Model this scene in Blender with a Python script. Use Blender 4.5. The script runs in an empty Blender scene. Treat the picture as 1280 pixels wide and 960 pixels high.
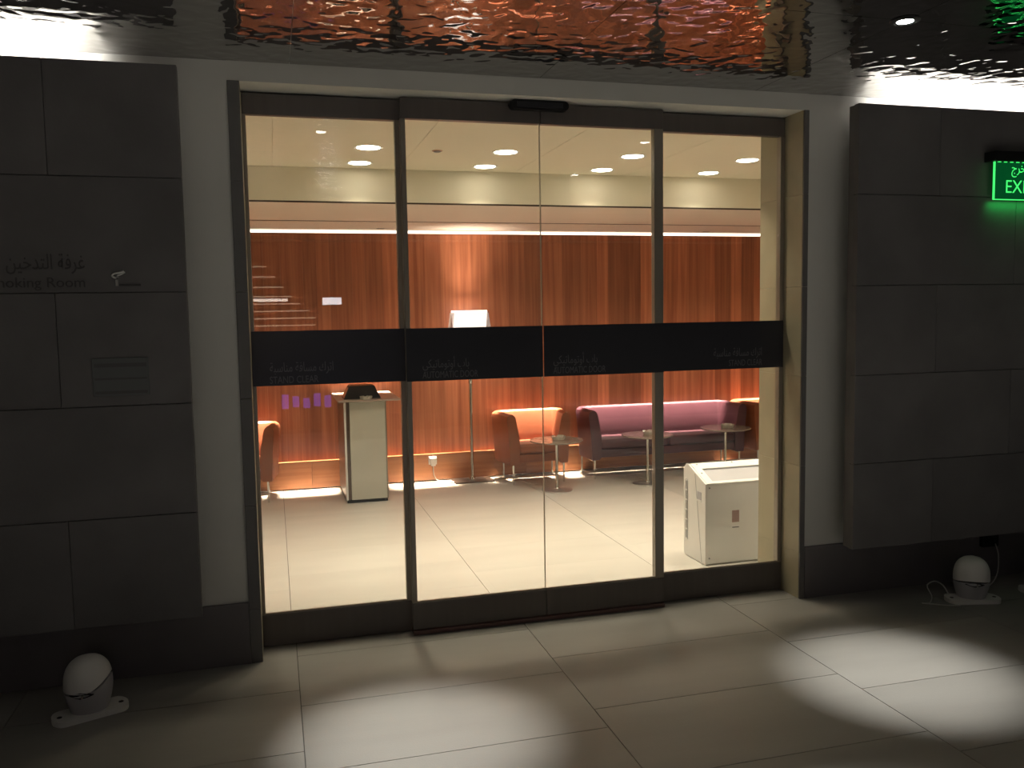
import bpy, bmesh, math, random
from mathutils import Vector, Matrix
random.seed(7)
PI = math.pi
SC = bpy.context.scene
COL = SC.collection

# ------------------------------------------------------------------ camera
cd = bpy.data.cameras.new('camera')
cam = bpy.data.objects.new('camera', cd)
COL.objects.link(cam)
cd.sensor_fit = 'HORIZONTAL'; cd.sensor_width = 36.0
cd.lens = 1085.0 / 1280.0 * 36.0
cd.clip_start = 0.05; cd.clip_end = 100
_r = Vector((0.96386796, -0.26587193, -0.0164524))
_u = Vector((0.03788107, 0.07567164, 0.99641298))
_f = Vector((0.26367326, 0.96103378, -0.08300898))
M4 = Matrix(((_r.x, _u.x, -_f.x, 0.0), (_r.y, _u.y, -_f.y, -4.08875545),
             (_r.z, _u.z, -_f.z, 1.6), (0, 0, 0, 1)))
cam.matrix_world = M4
SC.camera = cam

# ------------------------------------------------------------------ world, light, exposure
w = bpy.data.worlds.new('world'); SC.world = w; w.use_nodes = True
w.node_tree.nodes['Background'].inputs[0].default_value = (0.8, 0.85, 1.0, 1)
w.node_tree.nodes['Background'].inputs[1].default_value = 0.03
vs = SC.view_settings
vs.view_transform = 'Standard'; vs.look = 'None'; vs.gamma = 1.0; vs.exposure = 0.0
vs.use_curve_mapping = False

WARM = (1.0, 0.89, 0.70)      # lounge ceiling lamps
LEDW = (1.0, 0.80, 0.62)      # cove tape at the timber wall
COOL = (1.0, 0.97, 0.91)      # lobby spots
P_DOWN = 4.8                  # W per lounge downlight
P_LED = 150.0                  # W cove tape
P_SPOT = 430.0                # W lobby spots
P_COVE = 42.0                 # W tape above the stone cladding
P_FILL = 330.0               # W per unseen fill spot added behind the viewer
P_LAMP = 2.2                 # W floor lamp

def add_light(name, kind, loc, power, color, rot=(0, 0, 0), parent=None, **kw):
    l = bpy.data.lights.new(name, kind); l.energy = power; l.color = color
    for k, v in kw.items(): setattr(l, k, v)
    o = bpy.data.objects.new(name, l); COL.objects.link(o)
    o.location = loc; o.rotation_euler = rot
    if parent: o.parent = parent
    return o

# ------------------------------------------------------------------ materials
def mat(name, col, rough=0.5, metal=0.0, var=0.0, scale=(4, 4, 4), bump=0.0, bscale=60.0, emit=None, estr=0.0,
        objvar=0.0, ior=1.5, spec=0.5, coat=0.0):
    m = bpy.data.materials.new(name); m.use_nodes = True
    nt = m.node_tree; b = nt.nodes['Principled BSDF']
    b.inputs['Base Color'].default_value = (*col, 1); b.inputs['Roughness'].default_value = rough
    b.inputs['Metallic'].default_value = metal; b.inputs['IOR'].default_value = ior
    b.inputs['Specular IOR Level'].default_value = spec
    b.inputs['Coat Weight'].default_value = coat
    if emit:
        b.inputs['Emission Color'].default_value = (*emit, 1); b.inputs['Emission Strength'].default_value = estr
    tc = nt.nodes.new('ShaderNodeTexCoord'); mp = nt.nodes.new('ShaderNodeMapping')
    mp.inputs['Scale'].default_value = scale
    nt.links.new(tc.outputs['Object'], mp.inputs['Vector'])
    geo = nt.nodes.new('ShaderNodeNewGeometry')
    oi = nt.nodes.new('ShaderNodeObjectInfo')
    nz = nt.nodes.new('ShaderNodeTexNoise'); nz.inputs['Scale'].default_value = 1.0
    nz.inputs['Detail'].default_value = 5
    if objvar:
        nz.noise_dimensions = '4D'
        mu = nt.nodes.new('ShaderNodeMath'); mu.operation = 'MULTIPLY'; mu.inputs[1].default_value = 37.0
        nt.links.new(oi.outputs['Random'], mu.inputs[0]); nt.links.new(mu.outputs[0], nz.inputs['W'])
    nt.links.new(mp.outputs[0], nz.inputs['Vector'])
    # value = 1 + var*(noise-.5)*2 + objvar*(rand-.5)*2
    mr = nt.nodes.new('ShaderNodeMapRange'); mr.inputs['From Min'].default_value = 0.25; mr.inputs['From Max'].default_value = 0.75
    mr.inputs['To Min'].default_value = 1 - var; mr.inputs['To Max'].default_value = 1 + var
    nt.links.new(nz.outputs['Fac'], mr.inputs['Value'])
    mr2 = nt.nodes.new('ShaderNodeMapRange'); mr2.inputs['To Min'].default_value = 1 - objvar; mr2.inputs['To Max'].default_value = 1 + objvar
    nt.links.new(oi.outputs['Random'], mr2.inputs['Value'])
    mm = nt.nodes.new('ShaderNodeMath'); mm.operation = 'MULTIPLY'
    nt.links.new(mr.outputs[0], mm.inputs[0]); nt.links.new(mr2.outputs[0], mm.inputs[1])
    vm = nt.nodes.new('ShaderNodeVectorMath'); vm.operation = 'SCALE'; vm.inputs[0].default_value = col
    nt.links.new(mm.outputs[0], vm.inputs['Scale']); nt.links.new(vm.outputs[0], b.inputs['Base Color'])
    if bump:
        n2 = nt.nodes.new('ShaderNodeTexNoise'); n2.inputs['Scale'].default_value = bscale; n2.inputs['Detail'].default_value = 3
        nt.links.new(tc.outputs['Object'], n2.inputs['Vector'])
        bp = nt.nodes.new('ShaderNodeBump'); bp.inputs['Strength'].default_value = 1.0; bp.inputs['Distance'].default_value = bump
        nt.links.new(n2.outputs['Fac'], bp.inputs['Height']); nt.links.new(bp.outputs[0], b.inputs['Normal'])
    return m

def wood_mat(name, axis, base, dark, rough=0.38):
    m = bpy.data.materials.new(name); m.use_nodes = True
    nt = m.node_tree; b = nt.nodes['Principled BSDF']; b.inputs['Roughness'].default_value = rough
    tc = nt.nodes.new('ShaderNodeTexCoord'); mp = nt.nodes.new('ShaderNodeMapping')
    mp.inputs['Scale'].default_value = (34, 6, 0.9) if axis == 'z' else (0.9, 6, 34)
    nt.links.new(tc.outputs['Object'], mp.inputs['Vector'])
    oi = nt.nodes.new('ShaderNodeObjectInfo')
    mu = nt.nodes.new('ShaderNodeMath'); mu.operation = 'MULTIPLY'; mu.inputs[1].default_value = 91.0
    nt.links.new(oi.outputs['Random'], mu.inputs[0])
    nz = nt.nodes.new('ShaderNodeTexNoise'); nz.noise_dimensions = '4D'; nz.inputs['Scale'].default_value = 1.0
    nz.inputs['Detail'].default_value = 6; nz.inputs['Distortion'].default_value = 0.35
    nt.links.new(mp.outputs[0], nz.inputs['Vector']); nt.links.new(mu.outputs[0], nz.inputs['W'])
    rp = nt.nodes.new('ShaderNodeValToRGB')
    rp.color_ramp.elements[0].position = 0.33; rp.color_ramp.elements[0].color = (*dark, 1)
    rp.color_ramp.elements[1].position = 0.68; rp.color_ramp.elements[1].color = (*base, 1)
    nt.links.new(nz.outputs['Fac'], rp.inputs[0])
    mr = nt.nodes.new('ShaderNodeMapRange'); mr.inputs['To Min'].default_value = 0.62; mr.inputs['To Max'].default_value = 1.25
    nt.links.new(oi.outputs['Random'], mr.inputs['Value'])
    vm = nt.nodes.new('ShaderNodeVectorMath'); vm.operation = 'SCALE'
    nt.links.new(rp.outputs[0], vm.inputs[0]); nt.links.new(mr.outputs[0], vm.inputs['Scale'])
    nt.links.new(vm.outputs[0], b.inputs['Base Color'])
    return m

def glass_mat(name, tint=(1, 1, 1), ior=1.5, rough=0.0, boost=1.0):
    m = bpy.data.materials.new(name); m.use_nodes = True
    nt = m.node_tree; nt.nodes.clear()
    out = nt.nodes.new('ShaderNodeOutputMaterial'); mix = nt.nodes.new('ShaderNodeMixShader')
    tr = nt.nodes.new('ShaderNodeBsdfTransparent'); tr.inputs[0].default_value = (*tint, 1)
    gl = nt.nodes.new('ShaderNodeBsdfGlossy'); gl.inputs['Roughness'].default_value = rough
    lw = nt.nodes.new('ShaderNodeLayerWeight'); lw.inputs['Blend'].default_value = 0.5
    pw = nt.nodes.new('ShaderNodeMath'); pw.operation = 'POWER'; pw.inputs[1].default_value = 5.0
    nt.links.new(lw.outputs['Facing'], pw.inputs[0])
    f0 = ((ior - 1) / (ior + 1)) ** 2 * boost
    mu = nt.nodes.new('ShaderNodeMapRange'); mu.inputs['To Min'].default_value = f0; mu.inputs['To Max'].default_value = 1.0
    nt.links.new(pw.outputs[0], mu.inputs['Value'])
    nt.links.new(mu.outputs[0], mix.inputs[0]); nt.links.new(tr.outputs[0], mix.inputs[1]); nt.links.new(gl.outputs[0], mix.inputs[2])
    nt.links.new(mix.outputs[0], out.inputs[0])
    return m

def ripple_mat():
    m = bpy.data.materials.new('rippled_steel'); m.use_nodes = True
    nt = m.node_tree; b = nt.nodes['Principled BSDF']
    b.inputs['Base Color'].default_value = (0.41, 0.40, 0.39, 1); b.inputs['Metallic'].default_value = 1.0
    b.inputs['Roughness'].default_value = 0.03
    tc = nt.nodes.new('ShaderNodeTexCoord')
    geo = nt.nodes.new('ShaderNodeNewGeometry')
    n1 = nt.nodes.new('ShaderNodeTexNoise'); n1.inputs['Scale'].default_value = 15.0; n1.inputs['Detail'].default_value = 0.3
    n1.inputs['Distortion'].default_value = 0.4
    nt.links.new(geo.outputs['Position'], n1.inputs['Vector'])
    bp = nt.nodes.new('ShaderNodeBump'); bp.inputs['Strength'].default_value = 1.0; bp.inputs['Distance'].default_value = 0.0050
    nt.links.new(n1.outputs['Fac'], bp.inputs['Height']); nt.links.new(bp.outputs[0], b.inputs['Normal'])
    return m

M = {}
M['tile'] = mat('stone_floor_tile', (0.27, 0.262, 0.24), 0.42, var=0.10, scale=(1.2, 5, 3), objvar=0.05, bump=0.0004, bscale=140)
M['tile_in'] = mat('lounge_floor_tile', (0.53, 0.51, 0.46), 0.38, var=0.07, scale=(1.2, 5, 3), objvar=0.03, bump=0.0003, bscale=140)
M['grout'] = mat('grout', (0.09, 0.085, 0.08), 0.9, var=0.1)
M['clad'] = mat('dark_stone_cladding', (0.125, 0.118, 0.118), 0.62, var=0.22, scale=(3, 3, 3), objvar=0.06, bump=0.0006, bscale=90)
M['skirt'] = mat('dark_stone_skirting', (0.15, 0.137, 0.142), 0.55, var=0.15, scale=(3, 3, 3))
M['plaster'] = mat('white_plaster', (0.62, 0.61, 0.57), 0.8, var=0.03, scale=(2, 2, 2), bump=0.0003, bscale=200)
M['jamb'] = mat('beige_stone_jamb', (0.40, 0.36, 0.25), 0.5, var=0.13, scale=(4, 4, 4), objvar=0.05)
M['jamb_shaded'] = mat('shaded_stone_face', (0.14, 0.135, 0.13), 0.55, var=0.12, scale=(4, 4, 4))  # jamb's own stone; the front's lack of light is put into its grey
M['cream'] = mat('cream_ceiling_paint', (0.84, 0.78, 0.62), 0.75, var=0.03, scale=(1.5, 1.5, 1.5))
M['pinkcream'] = mat('warm_white_ceiling_panel', (0.80, 0.70, 0.60), 0.7, var=0.02, scale=(1.5, 1.5, 1.5))
M['darkroom'] = mat('dark_lobby_wall', (0.05, 0.05, 0.052), 0.8, var=0.1)
M['ripple'] = ripple_mat()
M['wood'] = wood_mat('vertical_timber', 'z', (0.50, 0.19, 0.095), (0.31, 0.10, 0.05))
M['wood_h'] = wood_mat('horizontal_timber', 'x', (0.46, 0.20, 0.085), (0.34, 0.125, 0.048), 0.42)
M['bronze'] = mat('dark_bronze_metal', (0.115, 0.098, 0.090), 0.38, metal=0.0, var=0.08, scale=(30, 30, 1), spec=0.5)
M['bronze_b'] = mat('bronze_stile_metal', (0.29, 0.255, 0.21), 0.32, metal=0.3, var=0.06, scale=(30, 30, 1))
M['jointdark'] = mat('dark_brown_joint', (0.05, 0.03, 0.02), 0.6, var=0.05)
M['track'] = mat('red_brown_track_metal', (0.17, 0.10, 0.09), 0.4, metal=0.3, var=0.1)
M['glass'] = glass_mat('clear_door_glass', (0.985, 0.985, 0.965), 1.45)
M['seal'] = mat('grey_edge_seal', (0.60, 0.54, 0.42), 0.3, var=0.05)
M['band'] = mat('black_glass_film', (0.035, 0.035, 0.042), 0.28, var=0.05, spec=0.35)
M['print'] = mat('grey_print', (0.12, 0.12, 0.125), 0.5, var=0.02)
M['black'] = mat('black_plastic', (0.010, 0.010, 0.011), 0.45, var=0.1, spec=0.3)
M['white'] = mat('white_plastic', (0.74, 0.73, 0.70), 0.42, var=0.02)
M['grey_pl'] = mat('grey_plastic', (0.42, 0.41, 0.43), 0.5, var=0.03)
M['dgrey_pl'] = mat('dark_grey_plastic', (0.20, 0.20, 0.20), 0.5, var=0.03)
M['white_lam'] = mat('off_white_laminate', (0.50, 0.49, 0.42), 0.4, var=0.02)
M['side_lam'] = mat('bronze_side', (0.13, 0.085, 0.062), 0.3, metal=0.0, var=0.03)
M['topglass'] = mat('smoked_glass_top', (0.36, 0.29, 0.25), 0.34, var=0.05)
M['orange'] = mat('orange_leather', (0.27, 0.088, 0.042), 0.42, var=0.10, scale=(6, 6, 6), bump=0.0012, bscale=16)
M['purple'] = mat('plum_leather', (0.085, 0.033, 0.048), 0.36, var=0.10, scale=(6, 6, 6), bump=0.0015, bscale=14)
M['chrome'] = mat('polished_chrome', (0.72, 0.70, 0.66), 0.12, metal=1.0, var=0.02)
M['dchrome'] = mat('dark_chrome', (0.30, 0.26, 0.22), 0.15, metal=1.0, var=0.02)
M['lampbase'] = mat('dark_bronze_lamp_base', (0.10, 0.07, 0.055), 0.3, metal=0.5, var=0.05)
M['tabletop'] = mat('bronze_table_top', (0.23, 0.195, 0.16), 0.22, var=0.08, scale=(8, 8, 8))
M['crystal'] = mat('pressed_glass', (0.80, 0.79, 0.70), 0.12, var=0.05)
M['crystal'].node_tree.nodes['Principled BSDF'].inputs['Transmission Weight'].default_value = 0.45
M['copper'] = mat('copper_lid', (0.52, 0.27, 0.17), 0.3, metal=0.7, var=0.05)
M['lampglow'] = mat('glowing_lamp_diffuser', (0.9, 0.88, 0.8), 0.5, emit=(1.0, 0.93, 0.78), estr=14.0)
M['shadeglow'] = mat('glowing_lamp_shade', (0.9, 0.88, 0.84), 0.5, emit=(1.0, 0.92, 0.86), estr=3.0)
M['shade'] = glass_mat('frosted_outer_shade', (0.72, 0.68, 0.66), 1.3, 0.4, 1.6)
M['spotglow'] = mat('glowing_spot_lens', (0.9, 0.9, 0.9), 0.5, emit=(1.0, 0.98, 0.94), estr=30.0)
M['led'] = mat('led_tape', (0.9, 0.9, 0.9), 0.5, emit=(1.0, 0.9, 0.78), estr=2.5)
M['greenglow'] = mat('green_lit_engraving', (0.1, 0.9, 0.3), 0.4, emit=(0.06, 1.0, 0.17), estr=1.1)
M['greenglass'] = mat('green_edge_lit_acrylic', (0.01, 0.12, 0.035), 0.15, var=0.03, emit=(0.0, 0.2, 0.045), estr=0.25)
M['letter'] = mat('dark_metal_letters', (0.05, 0.048, 0.048), 0.5, metal=0.0, var=0.05)
M['steel'] = mat('brushed_steel', (0.55, 0.55, 0.54), 0.3, metal=0.9, var=0.05, scale=(60, 4, 60))
M['plaque'] = mat('dark_plaque', (0.110, 0.116, 0.116), 0.5, var=0.05)
M['plaque2'] = mat('darker_plaque_strip', (0.08, 0.08, 0.08), 0.5, var=0.05)
M['sticker'] = mat('reddish_rating_label', (0.36, 0.24, 0.22), 0.6, var=0.25, scale=(60, 60, 90))
M['paper'] = mat('white_label', (0.8, 0.8, 0.78), 0.6, var=0.02)
M['screen'] = mat('lit_white_screen', (0.5, 0.5, 0.5), 0.4, emit=(0.95, 0.95, 1.0), estr=12.0)
M['tube'] = mat('lit_lamp_tube', (0.5, 0.5, 0.5), 0.4, emit=(1.0, 0.78, 0.55), estr=3.2)
M['tubebright'] = mat('bright_lamp_tube', (0.5, 0.5, 0.5), 0.4, emit=(1.0, 0.85, 0.72), estr=11.0)
M['violet'] = mat('violet_display', (0.1, 0.1, 0.2), 0.4, emit=(0.12, 0.06, 1.0), estr=3.0)
M['cable'] = mat('white_cable', (0.50, 0.49, 0.46), 0.5, var=0.02)

# ------------------------------------------------------------------ geometry helpers
def B(): return bmesh.new()

def bx(bm, a, b, bev=0.0, seg=2):
    x0, y0, z0 = a; x1, y1, z1 = b
    vs = [bm.verts.new(p) for p in ((x0,y0,z0),(x1,y0,z0),(x1,y1,z0),(x0,y1,z0),(x0,y0,z1),(x1,y0,z1),(x1,y1,z1),(x0,y1,z1))]
    fs = [bm.faces.new([vs[i] for i in q]) for q in ((0,3,2,1),(4,5,6,7),(0,1,5,4),(1,2,6,5),(2,3,7,6),(3,0,4,7))]
    if bev:
        es = list({e for f in fs for e in f.edges})
        bmesh.ops.bevel(bm, geom=es, offset=bev, segments=seg, profile=0.5, affect='EDGES')
    return bm

def prism(bm, pts, axis, a, b):
    """closed outline pts (2-D) extruded along axis from a to b."""
    def P(p, t):
        return {'x': (t, p[0], p[1]), 'y': (p[0], t, p[1]), 'z': (p[0], p[1], t)}[axis]
    A = [bm.verts.new(P(p, a)) for p in pts]; C = [bm.verts.new(P(p, b)) for p in pts]
    n = len(pts)
    bm.faces.new(A[::-1]); bm.faces.new(C)
    for i in range(n):
        bm.faces.new((A[i], A[(i+1) % n], C[(i+1) % n], C[i]))
    return bm

def lathe(bm, prof, seg=32, cx=0, cy=0, cap=True):
    rings = []
    for r, z in prof:
        if r < 1e-6: rings.append([bm.verts.new((cx, cy, z))])
        else: rings.append([bm.verts.new((cx + r*math.cos(2*PI*k/seg), cy + r*math.sin(2*PI*k/seg), z)) for k in range(seg)])
    for a, b in zip(rings[:-1], rings[1:]):
        for k in range(seg):
            k2 = (k+1) % seg
            if len(a) == 1 and len(b) == 1: continue
            if len(a) == 1: bm.faces.new((a[0], b[k2], b[k]))
            elif len(b) == 1: bm.faces.new((a[k], a[k2], b[0]))
            else: bm.faces.new((a[k], a[k2], b[k2], b[k]))
    if cap and len(rings[0]) > 1: bm.faces.new(rings[0][::-1])
    if cap and len(rings[-1]) > 1: bm.faces.new(rings[-1])
    return bm

def tube(bm, pts, r, seg=8):
    pts = [Vector(p) for p in pts]; rings = []
    n = len(pts); prev = None
    for i, p in enumerate(pts):
        t = (pts[min(i+1, n-1)] - pts[max(i-1, 0)]).normalized()
        if prev is None:
            ref = Vector((0, 0, 1)) if abs(t.z) < 0.9 else Vector((1, 0, 0))
            a = t.cross(ref).normalized()
        else:
            a = (prev - t * prev.dot(t)).normalized()
        prev = a; c = t.cross(a)
        rr = r[i] if isinstance(r, (list, tuple)) else r
        rings.append([bm.verts.new(p + rr*(math.cos(2*PI*k/seg)*a + math.sin(2*PI*k/seg)*c)) for k in range(seg)])
    for A, C in zip(rings[:-1], rings[1:]):
        for k in range(seg): bm.faces.new((A[k], A[(k+1) % seg], C[(k+1) % seg], C[k]))
    bm.faces.new(rings[0][::-1]); bm.faces.new(rings[-1])
    return bm

def smooth_path(pts, n=8):
    """Catmull-Rom through pts"""
    pts = [Vector(p) for p in pts]; out = []
    for i in range(len(pts) - 1):
        p0 = pts[max(i-1, 0)]; p1 = pts[i]; p2 = pts[i+1]; p3 = pts[min(i+2, len(pts)-1)]
        for k in range(n):
            t = k / n
            out.append(0.5*((2*p1) + (p2-p0)*t + (2*p0-5*p1+4*p2-p3)*t*t + (3*p1-p0-3*p2+p3)*t**3))
    out.append(pts[-1]); return out

def obj(name, bm, m, parent=None, smooth=False, loc=None):
    bmesh.ops.recalc_face_normals(bm, faces=bm.faces[:])
    me = bpy.data.meshes.new(name); bm.to_mesh(me); bm.free()
    if m: me.materials.append(m)
    if smooth:
        for p in me.polygons: p.use_smooth = True
        me.set_sharp_from_angle(angle=math.radians(38))
    o = bpy.data.objects.new(name, me); COL.objects.link(o)
    if parent: o.parent = parent
    if loc is not None: o.location = loc
    return o

def inst(name, src, parent, loc, scale=None):
    o = bpy.data.objects.new(name, src.data); COL.objects.link(o)
    o.parent = parent; o.location = loc
    if scale: o.scale = scale
    return o

def tag(o, label, cat, group=None, kind=None):
    o['label'] = label; o['category'] = cat
    if group: o['group'] = group
    if kind: o['kind'] = kind
    return o

def struct(o, label=None):
    o['kind'] = 'structure'
    if label: o['label'] = label
    return o

def empty(name, loc=(0, 0, 0), rz=0.0):
    o = bpy.data.objects.new(name, None); COL.objects.link(o); o.empty_display_size = 0.1
    o.location = loc; o.rotation_euler = (0, 0, rz); return o

def copy_tree(o, parent=None):
    c = o.copy(); COL.objects.link(c); c.parent = parent
    for ch in list(o.children): copy_tree(ch, c)
    return c

FORMS = {'ا': (0xFE8D, 2), 'أ': (0xFE83, 2), 'ب': (0xFE8F, 4), 'ة': (0xFE93, 2), 'ت': (0xFE95, 4), 'ج': (0xFE9D, 4), 'ح': (0xFEA1, 4),
         'خ': (0xFEA5, 4), 'د': (0xFEA9, 2), 'ر': (0xFEAD, 2), 'س': (0xFEB1, 4), 'غ': (0xFECD, 4), 'ف': (0xFED1, 4), 'ك': (0xFED9, 4),
         'ل': (0xFEDD, 4), 'م': (0xFEE1, 4), 'ن': (0xFEE5, 4), 'و': (0xFEED, 2), 'ي': (0xFEF1, 4)}
def arabic(s):
    """contextual letter forms in visual (left to right) order"""
    out = []
    for i, c in enumerate(s):
        if c not in FORMS: out.append(c); continue
        base, n = FORMS[c]
        pj = i > 0 and s[i-1] in FORMS and FORMS[s[i-1]][1] == 4
        nj = n == 4 and i + 1 < len(s) and s[i+1] in FORMS
        k = (3 if nj else 1) if pj else (2 if nj else 0)
        out.append(chr(base + k))
    return ''.join(out[::-1])

def text(name, s, size, m, parent, loc, depth=0.0004, align='LEFT', width=None, bold=0.0):
    """upright lettering facing -y; depth is its thickness"""
    c = bpy.data.curves.new(name, 'FONT'); c.body = s; c.size = size; c.align_x = align
    c.extrude = depth / 2; c.resolution_u = 3; c.offset = bold
    t = bpy.data.objects.new(name + '_src', c); COL.objects.link(t)
    dg = bpy.context.evaluated_depsgraph_get(); dg.update()
    me = bpy.data.meshes.new_from_object(t.evaluated_get(dg))
    bpy.data.objects.remove(t); bpy.data.curves.remove(c)
    if width:
        xs = [v.co.x for v in me.vertices]; k = width / (max(xs) - min(xs))
        for v in me.vertices: v.co.x *= k
    R = Matrix.Rotation(PI/2, 4, 'X'); me.transform(R)
    me.materials.clear(); me.materials.append(m)
    o = bpy.data.objects.new(name, me); COL.objects.link(o); o.parent = parent; o.location = loc
    return o

# ------------------------------------------------------------------ setting: dimensions
ZC = 2.716           # mirrored lobby ceiling
ZS = 2.631           # door head
XL, XR = -0.10, 2.735   # clear opening
WT = 0.41            # wall thickness
YB = 4.06            # face of timber wall
ZI = 2.61            # lounge ceiling
ZF = 2.37            # lounge soffit
YBK = 2.11           # bulkhead face

# lobby floor: base + tiles
fl = struct(obj('floor', bx(B(), (-5, -9.5, -0.12), (8, 0.208, -0.007)), M['grout']), 'grey stone tiled lobby floor in front of the door')
PX, PY, G = 1.135, 0.543, 0.0035
tb = B(); bx(tb, (G/2, G/2, -0.02), (PX-G/2, PY-G/2, 0.0))
tile0 = None
for i in range(-4, 6):
    x0 = 0.055 + i*PX
    ph = 0.01 if i % 2 == 0 else 0.168
    for k in range(-14, 1):
        y0 = ph + k*PY
        y1 = min(y0 + PY, 0.205)
        if y1 - y0 < 0.01 or x0 > 6.5: continue
        if tile0 is None:
            tile0 = obj('tile', tb, M['tile'], fl); tile0.location = (x0, y0, 0)
        else:
            inst('tile', tile0, fl, (x0, y0, 0), None if y1 - y0 > PY-1e-4 else (1, (y1-y0)/PY, 1))

# lounge floor
fi = struct(obj('floor', bx(B(), (-1.8, 0.212, -0.12), (6.4, 4.2, -0.007)), M['grout']), 'pale stone tiled floor of the lit lounge')
PXi = 1.10
ti = None
for i in range(-2, 6):
    x0 = 0.04 + i*PXi
    ph = 0.02 if i % 2 == 0 else 0.29
    for k in range(0, 9):
        y0 = ph + (k-1)*PY + 0.212; y1 = min(y0 + PY, 4.08); y0c = max(y0, 0.214)
        if y1 - y0c < 0.02: continue
        if ti is None:
            b_ = B(); bx(b_, (0.0016, 0.0003, -0.02), (PXi-0.0016, PY-0.0003, 0.0))
            ti = obj('tile', b_, M['tile_in'], fi); ti.location = (x0, y0c, 0); ti.scale = (1, (y1-y0c)/PY, 1)
        else: inst('tile', ti, fi, (x0, y0c, 0), (1, (y1-y0c)/PY, 1))

# front wall with the opening (one shell)
b_ = B()
bx(b_, (-4.5, 0, 0), (-0.152, WT, ZC)); bx(b_, (2.765, 0, 0), (7.5, WT, ZC)); bx(b_, (-0.152, 0, ZS), (2.765, WT, ZC + 0.01))
struct(obj('wall_front', b_, M['plaster']), 'white plastered wall around the automatic door')

# stone jambs, split in courses
rows = [0.0, 0.255, 0.738, 1.228, 1.708, 2.195, ZS]
for n, (xa, xb, sgn) in (('trim_1', (-0.152, XL, 1)), ('trim_2', (XR, 2.765, -1))):
    t = empty(n, ((xa+xb)/2, 0, 0))
    struct(t, 'stone jamb at the %s side of the door opening' % ('left' if sgn > 0 else 'right'))
    for z0, z1 in zip(rows[:-1], rows[1:]):
        bb = B(); bx(bb, (xa-t.location.x, 0.0, z0+0.0007), (xb-t.location.x, WT-0.0, z1-0.0007))
        obj('block', bb, M['jamb'], t)
        bb = B(); bx(bb, (xa-t.location.x, -0.012, z0+0.0007), (xb-t.location.x, -0.0003, z1-0.0007), 0.0015, 1)
        obj('face_strip', bb, M['jamb_shaded'], t)  # front drawn in the shaded tone of the same stone

# skirtings on the lobby side
for n, xa, xb, lab in (('baseboard_left', -4.5, -0.153, 'dark stone skirting left of the door'), ('baseboard_right', 2.766, 7.5, 'dark stone skirting right of the door')):
    bb = B(); bx(bb, (xa, -0.014, 0), (xb, -0.0002, 0.288), 0.001, 1)
    struct(obj(n, bb, M['skirt']), lab)

# dark stone cladding, standing off the wall, tape light on top behind it
zr = [0.313, 0.771, 1.239, 1.705, 2.171, 2.628]
def cladding(name, edge, sgn, label, off):
    root = struct(empty(name, (edge, -0.22, 0)), label)
    far = 3.3
    def X(d): return sgn * d
    lo, hi = sorted((X(0.004), X(far)))
    obj('backing', bx(B(), (lo, 0.04, zr[0]+0.004), (hi, 0.082, zr[-1]-0.004)), M['clad'], root)
    lo, hi = sorted((X(off-0.04), X(far)))
    obj('support', bx(B(), (lo, 0.082, zr[0]+0.05), (hi, 0.2195, 2.46)), M['clad'], root)
    for r in range(5):
        z0, z1 = zr[r], zr[r+1]
        first = 0.5 if r % 2 == 0 else 1.0
        d = 0.0; k = 0
        while d < far - 0.01:
            wd = first if k == 0 else 1.0
            d1 = min(d + wd, far)
            lo, hi = sorted((X(d + 0.001), X(d1 - 0.001)))
            bb = B(); bx(bb, (lo, 0.0, z0+0.0015), (hi, 0.0398, z1-0.0015), 0.0015, 1)
            obj('panel', bb, M['clad'], root)
            d = d1; k += 1
    lo, hi = sorted((X(off), X(far)))
    t = obj('led_tape', bx(B(), (lo, 0.13, 2.4605), (hi, 0.142, 2.466)), M['led'], root)
    lo, hi = sorted((X(off-0.04), X(off-0.02)))
    obj('end_light_stop', bx(B(), (lo, 0.083, 2.4602), (hi, 0.2195, 2.60)), M['clad'], root)  # added unseen cap, blocks the tape light at this end
    mid = sgn * (off + 0.01 + far) / 2
    add_light('cove_light', 'AREA', (mid, 0.148, 2.475), P_COVE, COOL, (PI, 0, 0), root, shape='RECTANGLE', size=far-off-0.02, size_y=0.03, spread=math.radians(120))
    return root
wl = cladding('wall_left', -0.338, -1, 'dark stone panel cladding left of the door', 0.36)
wr = cladding('wall_right', 2.912, 1, 'dark stone panel cladding right of the door', 0.25)

# mirrored rippled steel ceiling of the lobby, in panels
ce = struct(obj('ceiling', bx(B(), (-5, -9.5, ZC+0.012), (8, -0.0005, ZC+0.05)), M['steel']), 'mirror polished rippled steel ceiling of the lobby')
CX, CY = 1.165, 1.11
cp = None
for i in range(-5, 7):
    for k in range(0, 8):
        x0 = 0.117 + i*CX; y0 = -0.001 - (k+1)*CY
        if cp is None:
            bb = B(); bx(bb, (0.0012, 0.0012, 0), (CX-0.0012, CY-0.0012, 0.01))
            cp = obj('panel', bb, M['ripple'], ce); cp.location = (x0, y0, ZC)
        else: inst('panel', cp, ce, (x0, y0, ZC))

# the rest of the lobby, behind and beside the camera
struct(obj('wall_rear', bx(B(), (-5, -9.6, 0), (8, -9.5, ZC)), M['darkroom']), 'dark wall at the far end of the lobby')
struct(obj('wall_lobby_left', bx(B(), (-5.1, -9.5, 0), (-5, 0, ZC)), M['darkroom']), 'dark left side wall of the lobby')
struct(obj('wall_lobby_right', bx(B(), (8, -9.5, 0), (8.1, 0, ZC)), M['darkroom']), 'dark right side wall of the lobby')

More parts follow.
